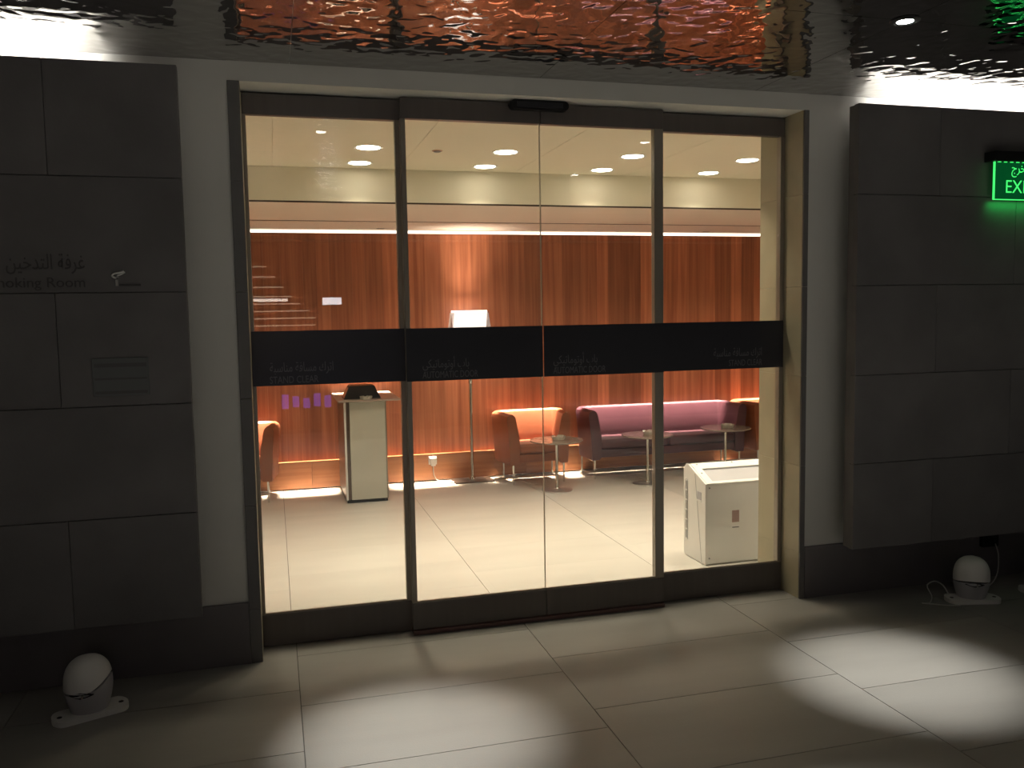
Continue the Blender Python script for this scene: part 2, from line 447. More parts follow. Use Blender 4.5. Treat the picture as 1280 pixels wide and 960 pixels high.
# lounge shell
wb = struct(obj('wall_back', bx(B(), (-1.8, YB+0.03, 0), (6.4, YB+0.13, 2.75)), M['pinkcream']), 'timber clad back wall of the lounge')
x = -1.75; k = 0
rng = random.Random(3)
zt = 2.342
while x < 6.35:
    wd = rng.choice((0.118, 0.15, 0.165, 0.185, 0.20))
    x1 = min(x + wd, 6.38)
    bb = B(); pr = rng.uniform(0, 0.0015)
    bx(bb, (-wd/2+0.0002, -0.03-pr, 0.262), ((x1-x)-wd/2-0.0002, 0, zt))
    o = obj('plank', bb, M['wood'], wb); o.location = (x + wd/2, YB+0.03, 0)
    x = x1
bs = struct(empty('baseboard_back', (0, YB, 0)), 'horizontal grained timber skirting with a thin ledge below the plank wall')
for i in range(-1, 4):
    xa = 0.30 + i*2.05 if i >= 0 else -1.75; xb = min(0.30 + (i+1)*2.05, 6.38)
    if i == -1: xb = 0.30
    bb = B(); bx(bb, (xa+0.0006, -0.048, 0.012), (xb-0.0006, -0.0018, 0.252), 0.001, 1); obj('board', bb, M['wood_h'], bs)
bb = B(); bx(bb, (-1.75, -0.053, 0.2525), (6.38, -0.0018, 0.261)); obj('ledge', bb, M['wood_h'], bs)
struct(obj('wall_lounge_left', bx(B(), (-1.9, WT, 0), (-1.8, 4.19, 2.75)), M['cream']), 'cream left wall of the lounge')
struct(obj('wall_lounge_right', bx(B(), (6.4, WT, 0), (6.5, 4.19, 2.75)), M['cream']), 'cream right wall of the lounge')
# lounge ceiling panels and the lower soffit
c2 = struct(obj('ceiling', bx(B(), (-1.8, WT, ZI+0.013), (6.4, YBK+0.02, ZI+0.06)), M['cream']), 'cream lounge ceiling with glowing downlights')
xs_ = [-1.8, -0.81, 0.04, 0.89, 1.74, 2.59, 3.44, 4.29, 5.14, 6.4]
for xa, xb in zip(xs_[:-1], xs_[1:]):
    obj('panel', bx(B(), (xa+0.001, WT+0.001, ZI), (xb-0.001, YBK-0.0015, ZI+0.0128)), M['cream'], c2)
bh = struct(obj('trim_3', bx(B(), (-1.8, YBK, ZF+0.012), (6.4, YBK+0.06, ZI+0.013)), M['cream']), 'cream bulkhead face stepping down from the lounge ceiling')
so = struct(empty('trim_4', (2.3, 3.0, ZF)), 'lowered pinkish soffit strips along the timber wall')
obj('slab', bx(B(), (-4.1, YBK-3.0+0.004, 0), (4.1, 0.27, 0.05)), M['pinkcream'], so)
obj('slab', bx(B(), (-4.1, 0.33, 0), (4.1, 3.975-3.0, 0.05)), M['pinkcream'], so)
obj('groove', bx(B(), (-4.1, 0.2701, 0.002), (4.1, 0.3299, 0.05)), M['jointdark'], so)
struct(obj('trim_5', bx(B(), (-1.8, YBK+0.0001, ZF+0.0002), (6.4, YBK+0.0038, ZF+0.0118)), M['jointdark']), 'thin dark strip for the shadow line below the bulkhead')  # dark colour draws the shadow line at the bulkhead's lower edge
# light slot between soffit and wall
obj('slot_roof', bx(B(), (-4.1, 0.96, 0.0505), (4.1, 1.0898, 0.07)), M['pinkcream'], so)
obj('led_tape', bx(B(), (-4.1, 1.083, -0.034), (4.1, 1.0898, 0.0)), M['led'], so)
add_light('slot_light', 'AREA', (0, 1.01, 0.045), P_LED, LEDW, (math.radians(-2.5), 0, 0), so, shape='RECTANGLE', size=8.1, size_y=0.03, spread=math.radians(12))

# ------------------------------------------------------------------ automatic door: four leaves
FY, SY = 0.165, 0.112     # front faces of fixed and sliding leaves
TH = 0.042
ZG0, ZG1, ZB0, ZB1 = 0.159, 2.527, 1.268, 1.527
def leaf(name, xa, xb, y, zb, left_stile, right_stile, label, txts):
    d = struct(empty(name, ((xa+xb)/2, y, 0)), label)
    cx = (xa+xb)/2; a, b = xa-cx, xb-cx
    obj('bottom_rail', bx(B(), (a, 0, zb), (b, TH, ZG0), 0.002, 1), M['bronze'], d)
    obj('top_rail', bx(B(), (a, 0, ZG1), (b, TH, ZS-0.008), 0.002, 1), M['bronze'], d)
    ga, gb = a, b
    if left_stile:
        obj('stile', bx(B(), (a, 0, ZG0+0.0005), (a+left_stile, TH, ZG1-0.0005), 0.002, 1), M['bronze_b'], d); ga = a+left_stile
    if right_stile:
        obj('stile', bx(B(), (b-right_stile, 0, ZG0+0.0005), (b, TH, ZG1-0.0005), 0.002, 1), M['bronze_b'], d); gb = b-right_stile
    obj('glass_pane', bx(B(), (ga+0.0008, 0.016, ZG0+0.0006), (gb-0.0008, 0.026, ZG1-0.0006)), M['glass'], d)
    if not left_stile and y == SY: obj('edge_seal', bx(B(), (a-0.0005, 0.015, ZG0+0.0006), (a+0.0004, 0.027, ZG1-0.0006)), M['seal'], d)
    if not right_stile and y == SY: obj('edge_seal', bx(B(), (b-0.0004, 0.015, ZG0+0.0006), (b+0.0005, 0.027, ZG1-0.0006)), M['seal'], d)
    # glazing beads at the lower and upper rail
    obj('glazing_bead', bx(B(), (ga, 0.004, ZG0+0.0003), (gb, 0.0155, ZG0+0.008)), M['bronze_b'], d)
    bd = obj('film_band', bx(B(), (a+0.001, -0.0012 if (left_stile or right_stile) else 0.013, ZB0), (b-0.001, -0.0004 if (left_stile or right_stile) else 0.0155, ZB1)), M['band'], d)
    bd['label'] = 'black warning band across the glass'
    yy = -0.0016
    for (s, z, size, x, al, wd) in txts:
        text('lettering', s, size, M['print'], bd, (x-cx, yy, z), 0.0003, al, wd)
    return d
AUTO, STAND = arabic('باب أوتوماتيكي'), arabic('اترك مسافة مناسبة')
leaf('door_1', XL+0.001, 0.632, FY, 0.004, 0.016, 0.03, 'leftmost fixed glass door leaf beside the left stone jamb',
     [(STAND, 1.333, 0.062, -0.02, 'LEFT', 0.295), ('STAND CLEAR', 1.279, 0.048, -0.022, 'LEFT', 0.225)])
leaf('door_2', 0.622, 1.3185, SY, 0.024, 0.024, 0, 'left sliding glass door leaf, second from left, meeting at the centre',
     [(AUTO, 1.333, 0.058, 0.70, 'LEFT', 0.232), ('AUTOMATIC DOOR', 1.282, 0.048, 0.70, 'LEFT', 0.278)])
leaf('door_3', 1.3215, 1.985, SY, 0.024, 0, 0.05, 'right sliding glass door leaf, third from left, meeting at the centre',
     [(AUTO, 1.333, 0.058, 1.372, 'LEFT', 0.238), ('AUTOMATIC DOOR', 1.282, 0.048, 1.372, 'LEFT', 0.285)])
leaf('door_4', 1.975, XR-0.001, FY, 0.004, 0.014, 0.024, 'rightmost fixed glass door leaf beside the right stone jamb',
     [(STAND, 1.338, 0.062, 2.602, 'RIGHT', 0.295), ('STAND CLEAR', 1.285, 0.048, 2.602, 'RIGHT', 0.205)])
struct(obj('trim_6', bx(B(), (0.622, 0.100, 0.0005), (1.985, 0.162, 0.020), 0.002, 1), M['track']), 'reddish brown floor track under the sliding leaves')
struct(obj('trim_7', bx(B(), (XL+0.001, 0.215, ZS-0.045), (XR-0.001, 0.36, ZS-0.001), 0.002, 1), M['bronze']), 'dark operator housing behind the door head')
# motion sensor above the doors
sn = tag(empty('motion_sensor', (1.305, 0.085, ZS)), 'black rounded motion sensor mounted above the centre of the sliding doors', 'sensor')
bb = B()
pts = []
for k in range(9): a = PI/2 + PI*k/8; pts.append((-0.128+0.022*math.cos(a), 0.022*math.sin(a)-0.024))
for k in range(9): a = -PI/2 + PI*k/8; pts.append((0.128+0.022*math.cos(a), 0.022*math.sin(a)-0.024))
prism(bb, pts, 'y', -0.022, 0.024); obj('housing', bb, M['black'], sn, True)
bb = B(); bx(bb, (-0.118, -0.0255, -0.038), (0.118, -0.0221, -0.012), 0.001, 1); obj('lens_cover', bb, M['band'], sn)['label'] = 'dark glossy lens window'

# ------------------------------------------------------------------ lounge ceiling fittings
dl_proto = None
LX = [0.605, 1.47, 2.34, 3.19]
names_r = ['leftmost', 'second from left', 'third from left', 'rightmost']
def make_downlight(loc):
    r = empty('ceiling_downlight', loc)
    bb = B(); lathe(bb, [(0.072, 0.0), (0.088, -0.004), (0.088, -0.0002), (0.072, -0.0002), (0.072, 0.0)], 32, cap=False); 
    obj('trim_ring', bb, M['white'], r, True)
    bb = B(); lathe(bb, [(0.0, -0.006), (0.05, -0.006), (0.071, -0.002), (0.071, -0.0003)], 32); obj('diffuser', bb, M['lampglow'], r, True)
    add_light('downlight_lamp', 'AREA', (0, 0, -0.0075), P_DOWN, WARM, (0, 0, 0), r, shape='DISK', size=0.13, spread=math.radians(90))
    return r
for row, yy in ((0, 1.33), (1, 1.885)):
    for i, xx in enumerate(LX):
        if dl_proto is None: o = dl_proto = make_downlight((xx, yy, ZI))
        else: o = copy_tree(dl_proto); o.location = (xx, yy, ZI)
        tag(o, 'glowing round downlight, %s in the row %s' % (names_r[i], 'nearer the door' if row == 0 else 'nearer the timber wall'), 'light', 'round ceiling downlights in the lounge')
for xx, yy in ((-0.26, 1.33), (-0.26, 1.885), (4.05, 1.33), (4.05, 1.885), (0.605, 0.64), (1.47, 0.64), (2.34, 0.64), (3.19, 0.64)):
    add_light('room_downlight', 'AREA', (xx, yy, ZI-0.004), P_DOWN, WARM, (0, 0, 0), None, shape='DISK', size=0.13, spread=math.radians(96))
o = tag(empty('smoke_detector', (1.035, 1.36, ZI)), 'small brownish round ceiling fitting between the first two downlights', 'detector')
bb = B(); lathe(bb, [(0, -0.010), (0.018, -0.010), (0.026, -0.003), (0.026, -0.0002)], 24); obj('grille', bb, M['dgrey_pl'], o, True)
bb = B(); lathe(bb, [(0.027, -0.0002), (0.034, -0.0002), (0.034, -0.003), (0.027, -0.004), (0.027, -0.0002)], 24, cap=False); obj('rim', bb, M['copper'], o, True)
for xx, yy, lab in ((0.977, 3.90, 'small dark slot vent in the soffit, left one above the plank wall'), (4.24, 3.90, 'small dark slot vent in the soffit, right one above the plank wall')):
    v = tag(empty('slot_vent', (xx, yy, ZF)), lab, 'vent', 'small slot vents in the soffit')
    bb = B(); bx(bb, (-0.035, -0.02, -0.004), (0.035, 0.02, -0.0002), 0.001, 1); obj('frame', bb, M['bronze_b'], v)
    bb = B(); bx(bb, (-0.028, -0.013, -0.0052), (0.028, 0.013, -0.0041)); obj('opening', bb, M['black'], v)

# ------------------------------------------------------------------ lounge furniture
def u_path(hw_f, hw_b, dep, rad, n=7):
    """outer line of a U-shaped back, from left front round the back to right front (front at y=0, back at y=dep)"""
    pts = []
    for k in range(4): t = k/4; pts.append((-(hw_f + (hw_b-hw_f)*t*0.85), t*(dep-rad)))
    for k in range(n+1):
        a = PI - (PI/2)*k/n; pts.append((-hw_b+rad + rad*math.cos(a), dep-rad + rad*math.sin(a)))
    q = [(-x, y) for x, y in pts][::-1]
    m = max(2, int((hw_b-rad)*2/0.14))
    mid = [(-hw_b+rad + (2*(hw_b-rad))*k/m, dep) for k in range(1, m)]
    return pts + mid + q
def u_shell(bm, path, th, z0, z1, lean=0.03, sag=0.0):
    n = len(path); rings = []
    L = []
    for i in range(n):
        a = Vector((*path[max(i-1, 0)], 0)); b = Vector((*path[min(i+1, n-1)], 0))
        t = (b-a).normalized(); nrm = Vector((-t.y, t.x, 0))     # outward
        p = Vector((*path[i], 0))
        e = min(i, n-1-i)/ (n/2)
        prof = [(-0.015, z0), (-0.004, z0-0.004+0.004), (0.0, z0+0.02), (lean*0.45, z0+(z1-z0)*0.55), (lean, z1-0.045), (lean-0.008, z1-0.016), (lean-0.03, z1),
                (lean-th*0.6, z1+0.003), (lean-th+0.008, z1-0.012), (lean-th-0.004, z1-0.042), (-th-0.006, z0+(z1-z0)*0.55), (-th-0.012, z0+0.18), (-th-0.006, z0+0.02), (-th+0.01, z0)]
        rings.append([bm.verts.new(p + nrm*o + Vector((0, 0, z))) for o, z in prof])
    m = len(rings[0])
    for A, C in zip(rings[:-1], rings[1:]):
        for k in range(m): bm.faces.new((A[k], A[(k+1) % m], C[(k+1) % m], C[k]))
    bm.faces.new(rings[0]); bm.faces.new(rings[-1][::-1])
    return bm
def cushion(bm, x0, x1, y0, y1, z0, z1, nx=10, ny=6, crown=0.02, r=0.03):
    bx(bm, (x0, y0, z0), (x1, y1, z1), r, 3)
    for v in bm.verts:
        if v.co.z > (z0+z1)/2:
            u = (v.co.x-x0)/(x1-x0); t = (v.co.y-y0)/(y1-y0)
            v.co.z += crown*math.sin(PI*max(0, min(1, u)))*math.sin(PI*max(0, min(1, t)))
    return bm

def seat_unit(name, hwf, hwb, dep, m, z0, z1, nseat, leg_in):
    r = empty(name)
    bb = B(); u_shell(bb, u_path(hwf, hwb, dep, 0.10), 0.085, z0, z1); 
    obj('backrest', bb, m, r, True)
    bb = B(); bx(bb, (-hwf+0.086, 0.02, z0+0.02), (hwf-0.086, dep-0.115, z0+0.095), 0.008, 2); obj('seat_base', bb, m, r, True)
    tot = 2*(hwf-0.088)
    for k in range(nseat):
        xa = -hwf+0.088 + tot*k/nseat + (0.002 if k else 0); xb = -hwf+0.088 + tot*(k+1)/nseat - (0.002 if k < nseat-1 else 0)
        bb = B(); cushion(bb, xa, xb, 0.008, dep-0.11, z0+0.097, z0+0.19)
        obj('seat_cushion', bb, m, r, True)
    # chrome sled: two legs joined by a bar on each side
    for s in (-1, 1):
        xl = s*leg_in
        bb = B(); tube(bb, [(xl, 0.03, 0.0), (xl, 0.03, z0+0.018)], 0.0095, 10); obj('leg', bb, M['chrome'], r, True)
        bb = B(); tube(bb, [(xl, dep-0.06, 0.0), (xl, dep-0.06, z0+0.018)], 0.0095, 10); obj('leg', bb, M['chrome'], r, True)
        bb = B(); bx(bb, (xl-0.010, 0.028, z0-0.016), (xl+0.010, dep-0.058, z0-0.001), 0.003, 1); obj('side_bar', bb, M['chrome'], r, True)
    return r
Z0, Z1 = 0.185, 0.655
ch = seat_unit('armchair', 0.28, 0.335, 0.45, M['orange'], Z0, Z1, 1, 0.245)
ch.location = (2.345, 3.53, 0)
tag(ch, 'orange leather tub armchair between the floor lamp and the plum sofa', 'armchair', 'orange tub armchairs along the timber wall')
c2_ = copy_tree(ch); c2_.location = (-0.33, 3.53, 0)
tag(c2_, 'orange leather tub armchair cut off behind the left door jamb', 'armchair', 'orange tub armchairs along the timber wall')
c3_ = copy_tree(ch); c3_.location = (4.885, 3.53, 0)
tag(c3_, 'orange leather tub armchair right of the plum sofa, half hidden by the jamb', 'armchair', 'orange tub armchairs along the timber wall')
sf = seat_unit('sofa', 0.80, 0.80, 0.45, M['purple'], Z0, Z1, 2, 0.765)
sf.location = (3.665, 3.53, 0)
tag(sf, 'plum leather two seat sofa against the timber wall', 'sofa')

# round tables with pressed glass ashtrays
def make_table():
    r = empty('round_table')
    bb = B(); lathe(bb, [(0, 0.442), (0.225, 0.442), (0.236, 0.446), (0.238, 0.451), (0.236, 0.456), (0.0, 0.456)], 48); obj('table_top', bb, M['tabletop'], r, True)
    bb = B(); lathe(bb, [(0.017, 0.022), (0.013, 0.034), (0.012, 0.42), (0.03, 0.436), (0.05, 0.4415)], 20); obj('pedestal', bb, M['chrome'], r, True)
    bb = B(); lathe(bb, [(0.135, 0.0), (0.138, 0.003), (0.135, 0.006), (0.05, 0.010), (0.022, 0.016), (0.019, 0.0215)], 40); obj('base', bb, M['steel'], r, True)
    return r
def ashtray_bm(bm, R=0.062, h=0.034):
    seg = 48; rings = []
    for r, z, notch in ((R*0.82, 0, 0), (R*0.92, h*0.3, 0), (R, h*0.7, 0), (R, h, 1), (R*0.78, h, 1), (R*0.68, h*0.35, 0), (0.001, h*0.3, 0)):
        ring = []
        for k in range(seg):
            a = 2*PI*k/seg
            zz = z - (h*0.32 if notch and (k % 12) in (0, 1, 2) else 0)
            rr = r*(1 + 0.025*math.cos(12*a)*(1 if r > R*0.5 else 0)); ring.append(bm.verts.new((rr*math.cos(a), rr*math.sin(a), zz)))
        rings.append(ring)
    for A, C in zip(rings[:-1], rings[1:]):
        for k in range(seg): bm.faces.new((A[k], A[(k+1) % seg], C[(k+1) % seg], C[k]))
    bm.faces.new(rings[0][::-1]); bm.faces.new(rings[-1])
    return bm
tp = None; ap = None
for (xx, yy, lab, al) in ((2.405, 3.21, 'round low table in front of the orange armchair by the lamp', 'glass ashtray on the table before the orange armchair'),
                      (3.29, 3.22, 'round low table behind the door stile in front of the plum sofa', 'glass ashtray on the table half hidden by the door stile'),
                      (4.165, 3.36, 'round low table at the right end of the plum sofa', 'glass ashtray on the table at the right end of the sofa')):
    if tp is None: t = tp = make_table()
    else: t = copy_tree(tp)
    t.location = (xx, yy, 0); tag(t, lab, 'table', 'round low lounge tables')
    if ap is None:
        bb = B(); a = ap = obj('ashtray', ashtray_bm(bb), M['crystal'], None, True)
    else: a = ap.copy(); COL.objects.link(a)
    a.location = (xx + 0.02, yy + 0.0, 0.4565); tag(a, al, 'ashtray', 'glass ashtrays in the lounge')

# floor lamp
fl_ = tag(empty('floor_lamp', (1.785, 3.90, 0)), 'chrome floor lamp with a glowing white tapered shade by the timber wall', 'lamp')
bb = B(); bx(bb, (-0.185, -0.125, 0.0), (0.185, 0.10, 0.014), 0.003, 2); obj('base', bb, M['lampbase'], fl_)
bb = B(); lathe(bb, [(0.03, 0.0145), (0.03, 0.03), (0.02, 0.045), (0.0155, 0.06), (0.0155, 1.40)], 20); obj('pole', bb, M['chrome'], fl_, True)
bb = B(); lathe(bb, [(0.0165, 0.93), (0.019, 0.935), (0.019, 0.985), (0.0165, 0.99)], 16); obj('collar', bb, M['chrome'], fl_, True)
def frustum(bm, z0, a0, z1, a1, rot=0.0, cap0=True, cap1=True, d=1.0):
    def ring(a, z): return [bm.verts.new(Vector((math.cos(rot)*x - math.sin(rot)*y*d, math.sin(rot)*x + math.cos(rot)*y*d, z))) for x, y in ((-a,-a),(a,-a),(a,a),(-a,a))]
    A, C = ring(a0, z0), ring(a1, z1)
    for k in range(4): bm.faces.new((A[k], A[(k+1) % 4], C[(k+1) % 4], C[k]))
    if cap0: bm.faces.new(A[::-1])
    if cap1: bm.faces.new(C)
    return bm
bb = B(); frustum(bb, 1.34, 0.135, 1.618, 0.152, d=0.62); obj('lamp_shade', bb, M['shadeglow'], fl_)['label'] = 'glowing white inner shade'
bb = B(); frustum(bb, 1.33, 0.195, 1.60, 0.163, cap0=False, cap1=False, d=0.62); 
o = obj('outer_shade', bb, M['shade'], fl_); o['label'] = 'grey translucent outer shade'
sd = o.modifiers.new('thick', 'SOLIDIFY'); sd.thickness = 0.004
add_light('lamp_bulb_up', 'AREA', (0, 0, 1.63), P_LAMP, (1, 0.86, 0.72), (PI, 0, 0), fl_, shape='RECTANGLE', size=0.25, size_y=0.14, spread=math.radians(75))
add_light('lamp_bulb_down', 'AREA', (0, 0, 1.325), P_LAMP*0.5, (1, 0.82, 0.66), (0, 0, 0), fl_, shape='RECTANGLE', size=0.22, size_y=0.12, spread=math.radians(150))
# wall outlet with plug and lead
ot = tag(empty('wall_socket', (1.425, 4.0118, 0.20)), 'white wall socket on the timber skirting left of the lamp', 'socket')
bb = B(); bx(bb, (-0.04, -0.008, -0.04), (0.04, -0.0002, 0.04), 0.003, 2); obj('faceplate', bb, M['white'], ot)
pg = tag(empty('plug_lead', (1.425, 4.0033, 0.195)), 'white plug and lead running from the wall socket down to the lamp base', 'plug')
bb = B(); frustum(bb, -0.045, 0.021, 0.032, 0.031); 
for v in bb.verts: v.co.y = v.co.y*0.6 - 0.019
obj('plug', bb, M['white'], pg)
bb = B(); tube(bb, smooth_path([(0, -0.02, -0.045), (0.0, -0.022, -0.10), (0.012, -0.03, -0.15), (0.04, -0.05, -0.184), (0.09, -0.10, -0.189), (0.14, -0.15, -0.189), (0.185, -0.10, -0.189), (0.17, -0.06, -0.189), (0.12, -0.09, -0.189), (0.15, -0.17, -0.189), (0.172, -0.13, -0.189)]), 0.0055, 8)
obj('lead', bb, M['cable'], pg, True)

# pedestal with smoked top
kx, ky = 0.727, 3.26
kd = tag(empty('ashtray_pedestal', (kx, ky, 0)), 'tall off-white pedestal with a smoked glass top standing by the timber wall', 'pedestal')
hw = 0.176
obj('column', bx(B(), (-hw+0.012, 0.03, 0.03), (hw-0.006, 0.735, 0.868), 0.002, 1), M['side_lam'], kd)['label'] = 'dark bronze inner column'
obj('front_panel', bx(B(), (-hw+0.046, 0.0, 0.032), (hw-0.008, 0.0298, 0.866), 0.002, 1), M['white_lam'], kd)
obj('corner_post', bx(B(), (-hw, 0.004, 0.03), (-hw+0.017, 0.0298, 0.867), 0.002, 1), M['white'], kd)
o = obj('side_panel', bx(B(), (-hw, 0.031, 0.03), (-hw+0.0115, 0.735, 0.866), 0.001, 1), M['side_lam'], kd); o['label'] = 'dark bronze glossy side'
obj('corner_post', bx(B(), (hw-0.0075, 0.008, 0.03), (hw+0.004, 0.0298, 0.867), 0.002, 1), M['bronze_b'], kd)
o = obj('top', bx(B(), (-0.225, -0.06, 0.869), (0.298, 0.745, 0.884), 0.004, 2), M['topglass'], kd); o['label'] = 'smoked glass top'
obj('plinth', bx(B(), (-hw+0.03, 0.03, 0.0), (hw-0.02, 0.70, 0.0295)), M['black'], kd)
for cxx, cyy in ((-0.155, 0.03), (0.162, 0.03), (-0.155, 0.68)):
    bb = B(); tube(bb, [(cxx-0.012, cyy, 0.0145), (cxx+0.012, cyy, 0.0145)], 0.0143, 12); obj('castor', bb, M['black'], kd, True)
# dark wedge-shaped box on it
wx = tag(empty('ash_box', (kx-0.012, ky+0.15, 0.8845)), 'dark wedge sided box with a copper lid on the pedestal top', 'box')
bb = B(); 
A = [(-0.155, -0.095, 0), (0.155, -0.095, 0), (0.155, 0.13, 0), (-0.155, 0.13, 0)]; T_ = [(-0.105, -0.055, 0.107), (0.105, -0.055, 0.107), (0.105, 0.09, 0.107), (-0.105, 0.09, 0.107)]
va = [bb.verts.new(p) for p in A]; vt = [bb.verts.new(p) for p in T_]
bb.faces.new(va[::-1]); bb.faces.new(vt)
for k in range(4): bb.faces.new((va[k], va[(k+1) % 4], vt[(k+1) % 4], vt[k]))
obj('body', bb, M['black'], wx)
bb = B(); bx(bb, (-0.101, -0.051, 0.1072), (0.101, 0.086, 0.114), 0.002, 1); obj('lid', bb, M['copper'], wx)['label'] = 'copper coloured lid'
bb = B()
q = [(-0.1522, -0.082, 0.008), (-0.1522, 0.112, 0.008), (-0.1130, 0.085, 0.092), (-0.1130, -0.055, 0.092)]
vv = [bb.verts.new(p) for p in q]; v2 = [bb.verts.new((p[0]-0.003, p[1], p[2]+0.0012)) for p in q]
bb.faces.new(vv); bb.faces.new(v2[::-1])
for k in range(4): bb.faces.new((vv[k], v2[k], v2[(k+1) % 4], vv[(k+1) % 4]))
obj('side_plate', bb, M['copper'], wx)
a = ap.copy(); COL.objects.link(a); a.location = (kx+0.012, ky-0.005, 0.8845); a.scale = (0.85, 0.6, 0.85)
tag(a, 'small glass ashtray in front of the dark box on the pedestal', 'ashtray', 'glass ashtrays in the lounge')

# white portable appliance behind the right fixed leaf
apn = tag(empty('portable_air_cooler', (2.545, 0.705, 0)), 'white portable air unit on the lounge floor behind the right glass leaf', 'appliance')
W_, D_ = 0.56, 0.295
def side_prof(e=0.0):
    return [(0.0+e, 0.004), (D_-0.01-e, 0.004), (D_-e, 0.03), (D_-e, 0.572-e), (D_-0.03, 0.603-e), (0.232, 0.606-e), (0.0+e, 0.516-e)]
bb = B(); prism(bb, side_prof(0.012), 'x', 0.012, W_-0.012); obj('body', bb, M['white'], apn)
# side cheeks
for xa, xb in ((0.0, 0.0118), (W_-0.0118, W_)):
    bb = B(); prism(bb, side_prof(), 'x', xa, xb); bmesh.ops.bevel(bb, geom=bb.edges[:], offset=0.002, segments=2, affect='EDGES'); obj('side_cheek', bb, M['white'], apn)
obj('back_panel', bx(B(), (0.0122, 0.002, 0.012), (W_-0.0122, 0.0118, 0.505), 0.002, 1), M['white'], apn)
# sloped top frame with recessed grey panel
def on_slope(t): return (0.006 + t*0.226, 0.517 + t*0.09)
sl = Vector((0, 0.226, 0.09)).normalized(); nm = Vector((0, -0.09, 0.226)).normalized()
def slab(bm, x0, x1, t0, t1, h0, h1):
    P = []
    for h in (h0, h1):
        for (xx, t) in ((x0, t0), (x1, t0), (x1, t1), (x0, t1)):
            y, z = on_slope(t); P.append(bm.verts.new(Vector((xx, y, z-0.012)) + nm*h))
    for f in ((3,2,1,0),(4,5,6,7),(0,1,5,4),(1,2,6,5),(2,3,7,6),(3,0,4,7)): bm.faces.new([P[i] for i in f])
    return bm
bb = B()
slab(bb, 0.0122, 0.06, 0.0, 1.0, 0.0, 0.014); slab(bb, W_-0.06, W_-0.0122, 0.0, 1.0, 0.0, 0.014)
slab(bb, 0.06, W_-0.06, 0.0, 0.10, 0.0, 0.014); slab(bb, 0.06, W_-0.06, 0.72, 1.0, 0.0, 0.014)
obj('top_frame', bb, M['white'], apn)
bb = B(); slab(bb, 0.0605, W_-0.0605, 0.1005, 0.7195, 0.0003, 0.004); obj('control_panel', bb, M['grey_pl'], apn)['label'] = 'recessed grey control panel'
# slot grille on the left cheek near the front edge, with slats
bb = B(); bx(bb, (-0.003, D_-0.058, 0.11), (-0.0002, D_-0.030, 0.505), 0.001, 1); g_ = obj('side_grille', bb, M['dgrey_pl'], apn); g_['label'] = 'dark slot grille in the side'
for k in range(7):
    z = 0.115 + 0.385*k/6
    obj('bar', bx(B(), (-0.006, D_-0.060, z-0.004), (-0.0031, D_-0.028, z+0.004)), M['white'], g_)
for k in range(2):
    obj('bar', bx(B(), (-0.0055, D_-0.0585+0.018*k+0.004, 0.111), (-0.0032, D_-0.0565+0.018*k+0.004, 0.504)), M['white'], g_)
bb = B(); bx(bb, (-0.003, 0.05, 0.405), (-0.0002, 0.105, 0.455), 0.001, 1); obj('handle_recess', bb, M['grey_pl'], apn)
bb = B(); bx(bb, (-0.008, 0.045, 0.394), (-0.0002, 0.108, 0.404), 0.002, 1); obj('handle_lip', bb, M['white'], apn)
bb = B()
q = [(0.135, 0.560), (0.138, 0.560), (0.050, 0.012), (0.047, 0.012)]
prism(bb, q, 'x', -0.0012, -0.0001); obj('seam', bb, M['dgrey_pl'], apn)
bb = B(); bx(bb, (0.185, 0.0008, 0.262), (0.235, 0.0018, 0.338)); obj('rating_label', bb, M['sticker'], apn)['label'] = 'reddish rating label'
bb = B(); bx(bb, (0.18, 0.0008, 0.225), (0.24, 0.0018, 0.243)); pl_ = obj('white_label', bb, M['paper'], apn)
bb = B(); bx(bb, (0.186, 0.0002, 0.2265), (0.234, 0.0007, 0.234)); obj('print_line', bb, M['dgrey_pl'], pl_)
for (xx, zz) in ((0.028, 0.045), (0.028, 0.49), (W_-0.028, 0.045), (W_-0.028, 0.49)):
    bb = B(); tube(bb, [(xx, 0.0019, zz), (xx, -0.001, zz)], 0.0055, 10); obj('screw', bb, M['dgrey_pl'], apn)
for (xx, t) in ((0.035, 0.5), (0.05, 0.93), (0.30, 0.93)):
    y, z = on_slope(t); bb = B(); p = Vector((xx, y, z-0.012)) + nm*0.0141; tube(bb, [p, p + nm*0.002], 0.006, 10); obj('screw', bb, M['dgrey_pl'], apn)

# ------------------------------------------------------------------ lobby things
# signage on the left cladding
YP = -0.2202
sg = tag(empty('room_sign', (-0.90, YP, 1.77)), 'dark raised lettering naming the smoking room on the left stone cladding', 'sign')
text('lettering', 'Smoking Room', 0.058, M['letter'], sg, (0.18, -0.002, -0.042), 0.004, 'RIGHT', 0.36)
text('lettering', arabic('غرفة التدخين'), 0.085, M['letter'], sg, (0.18, -0.002, 0.030), 0.004, 'RIGHT', 0.285)
ic = tag(empty('cigarette_pictogram', (-0.57, YP, 1.735)), 'metal cigarette pictogram with a smoke curl beside the dark lettering', 'symbol')
o = obj('cigarette', bx(B(), (-0.026, -0.005, -0.004), (0.055, -0.0004, 0.004), 0.001, 1), M['letter'], ic)
o = obj('ember', bx(B(), (-0.040, -0.0062, -0.004), (-0.029, -0.0004, 0.022), 0.001, 1), M['steel'], ic); o['label'] = 'bright steel tip'
bb = B(); tube(bb, smooth_path([(-0.036, -0.005, 0.028), (-0.052, -0.005, 0.036), (-0.044, -0.005, 0.046), (-0.024, -0.005, 0.050), (-0.006, -0.005, 0.056)]), [0.0035]*0 or 0.0042, 8); obj('smoke_curl', bb, M['steel'], ic, True)
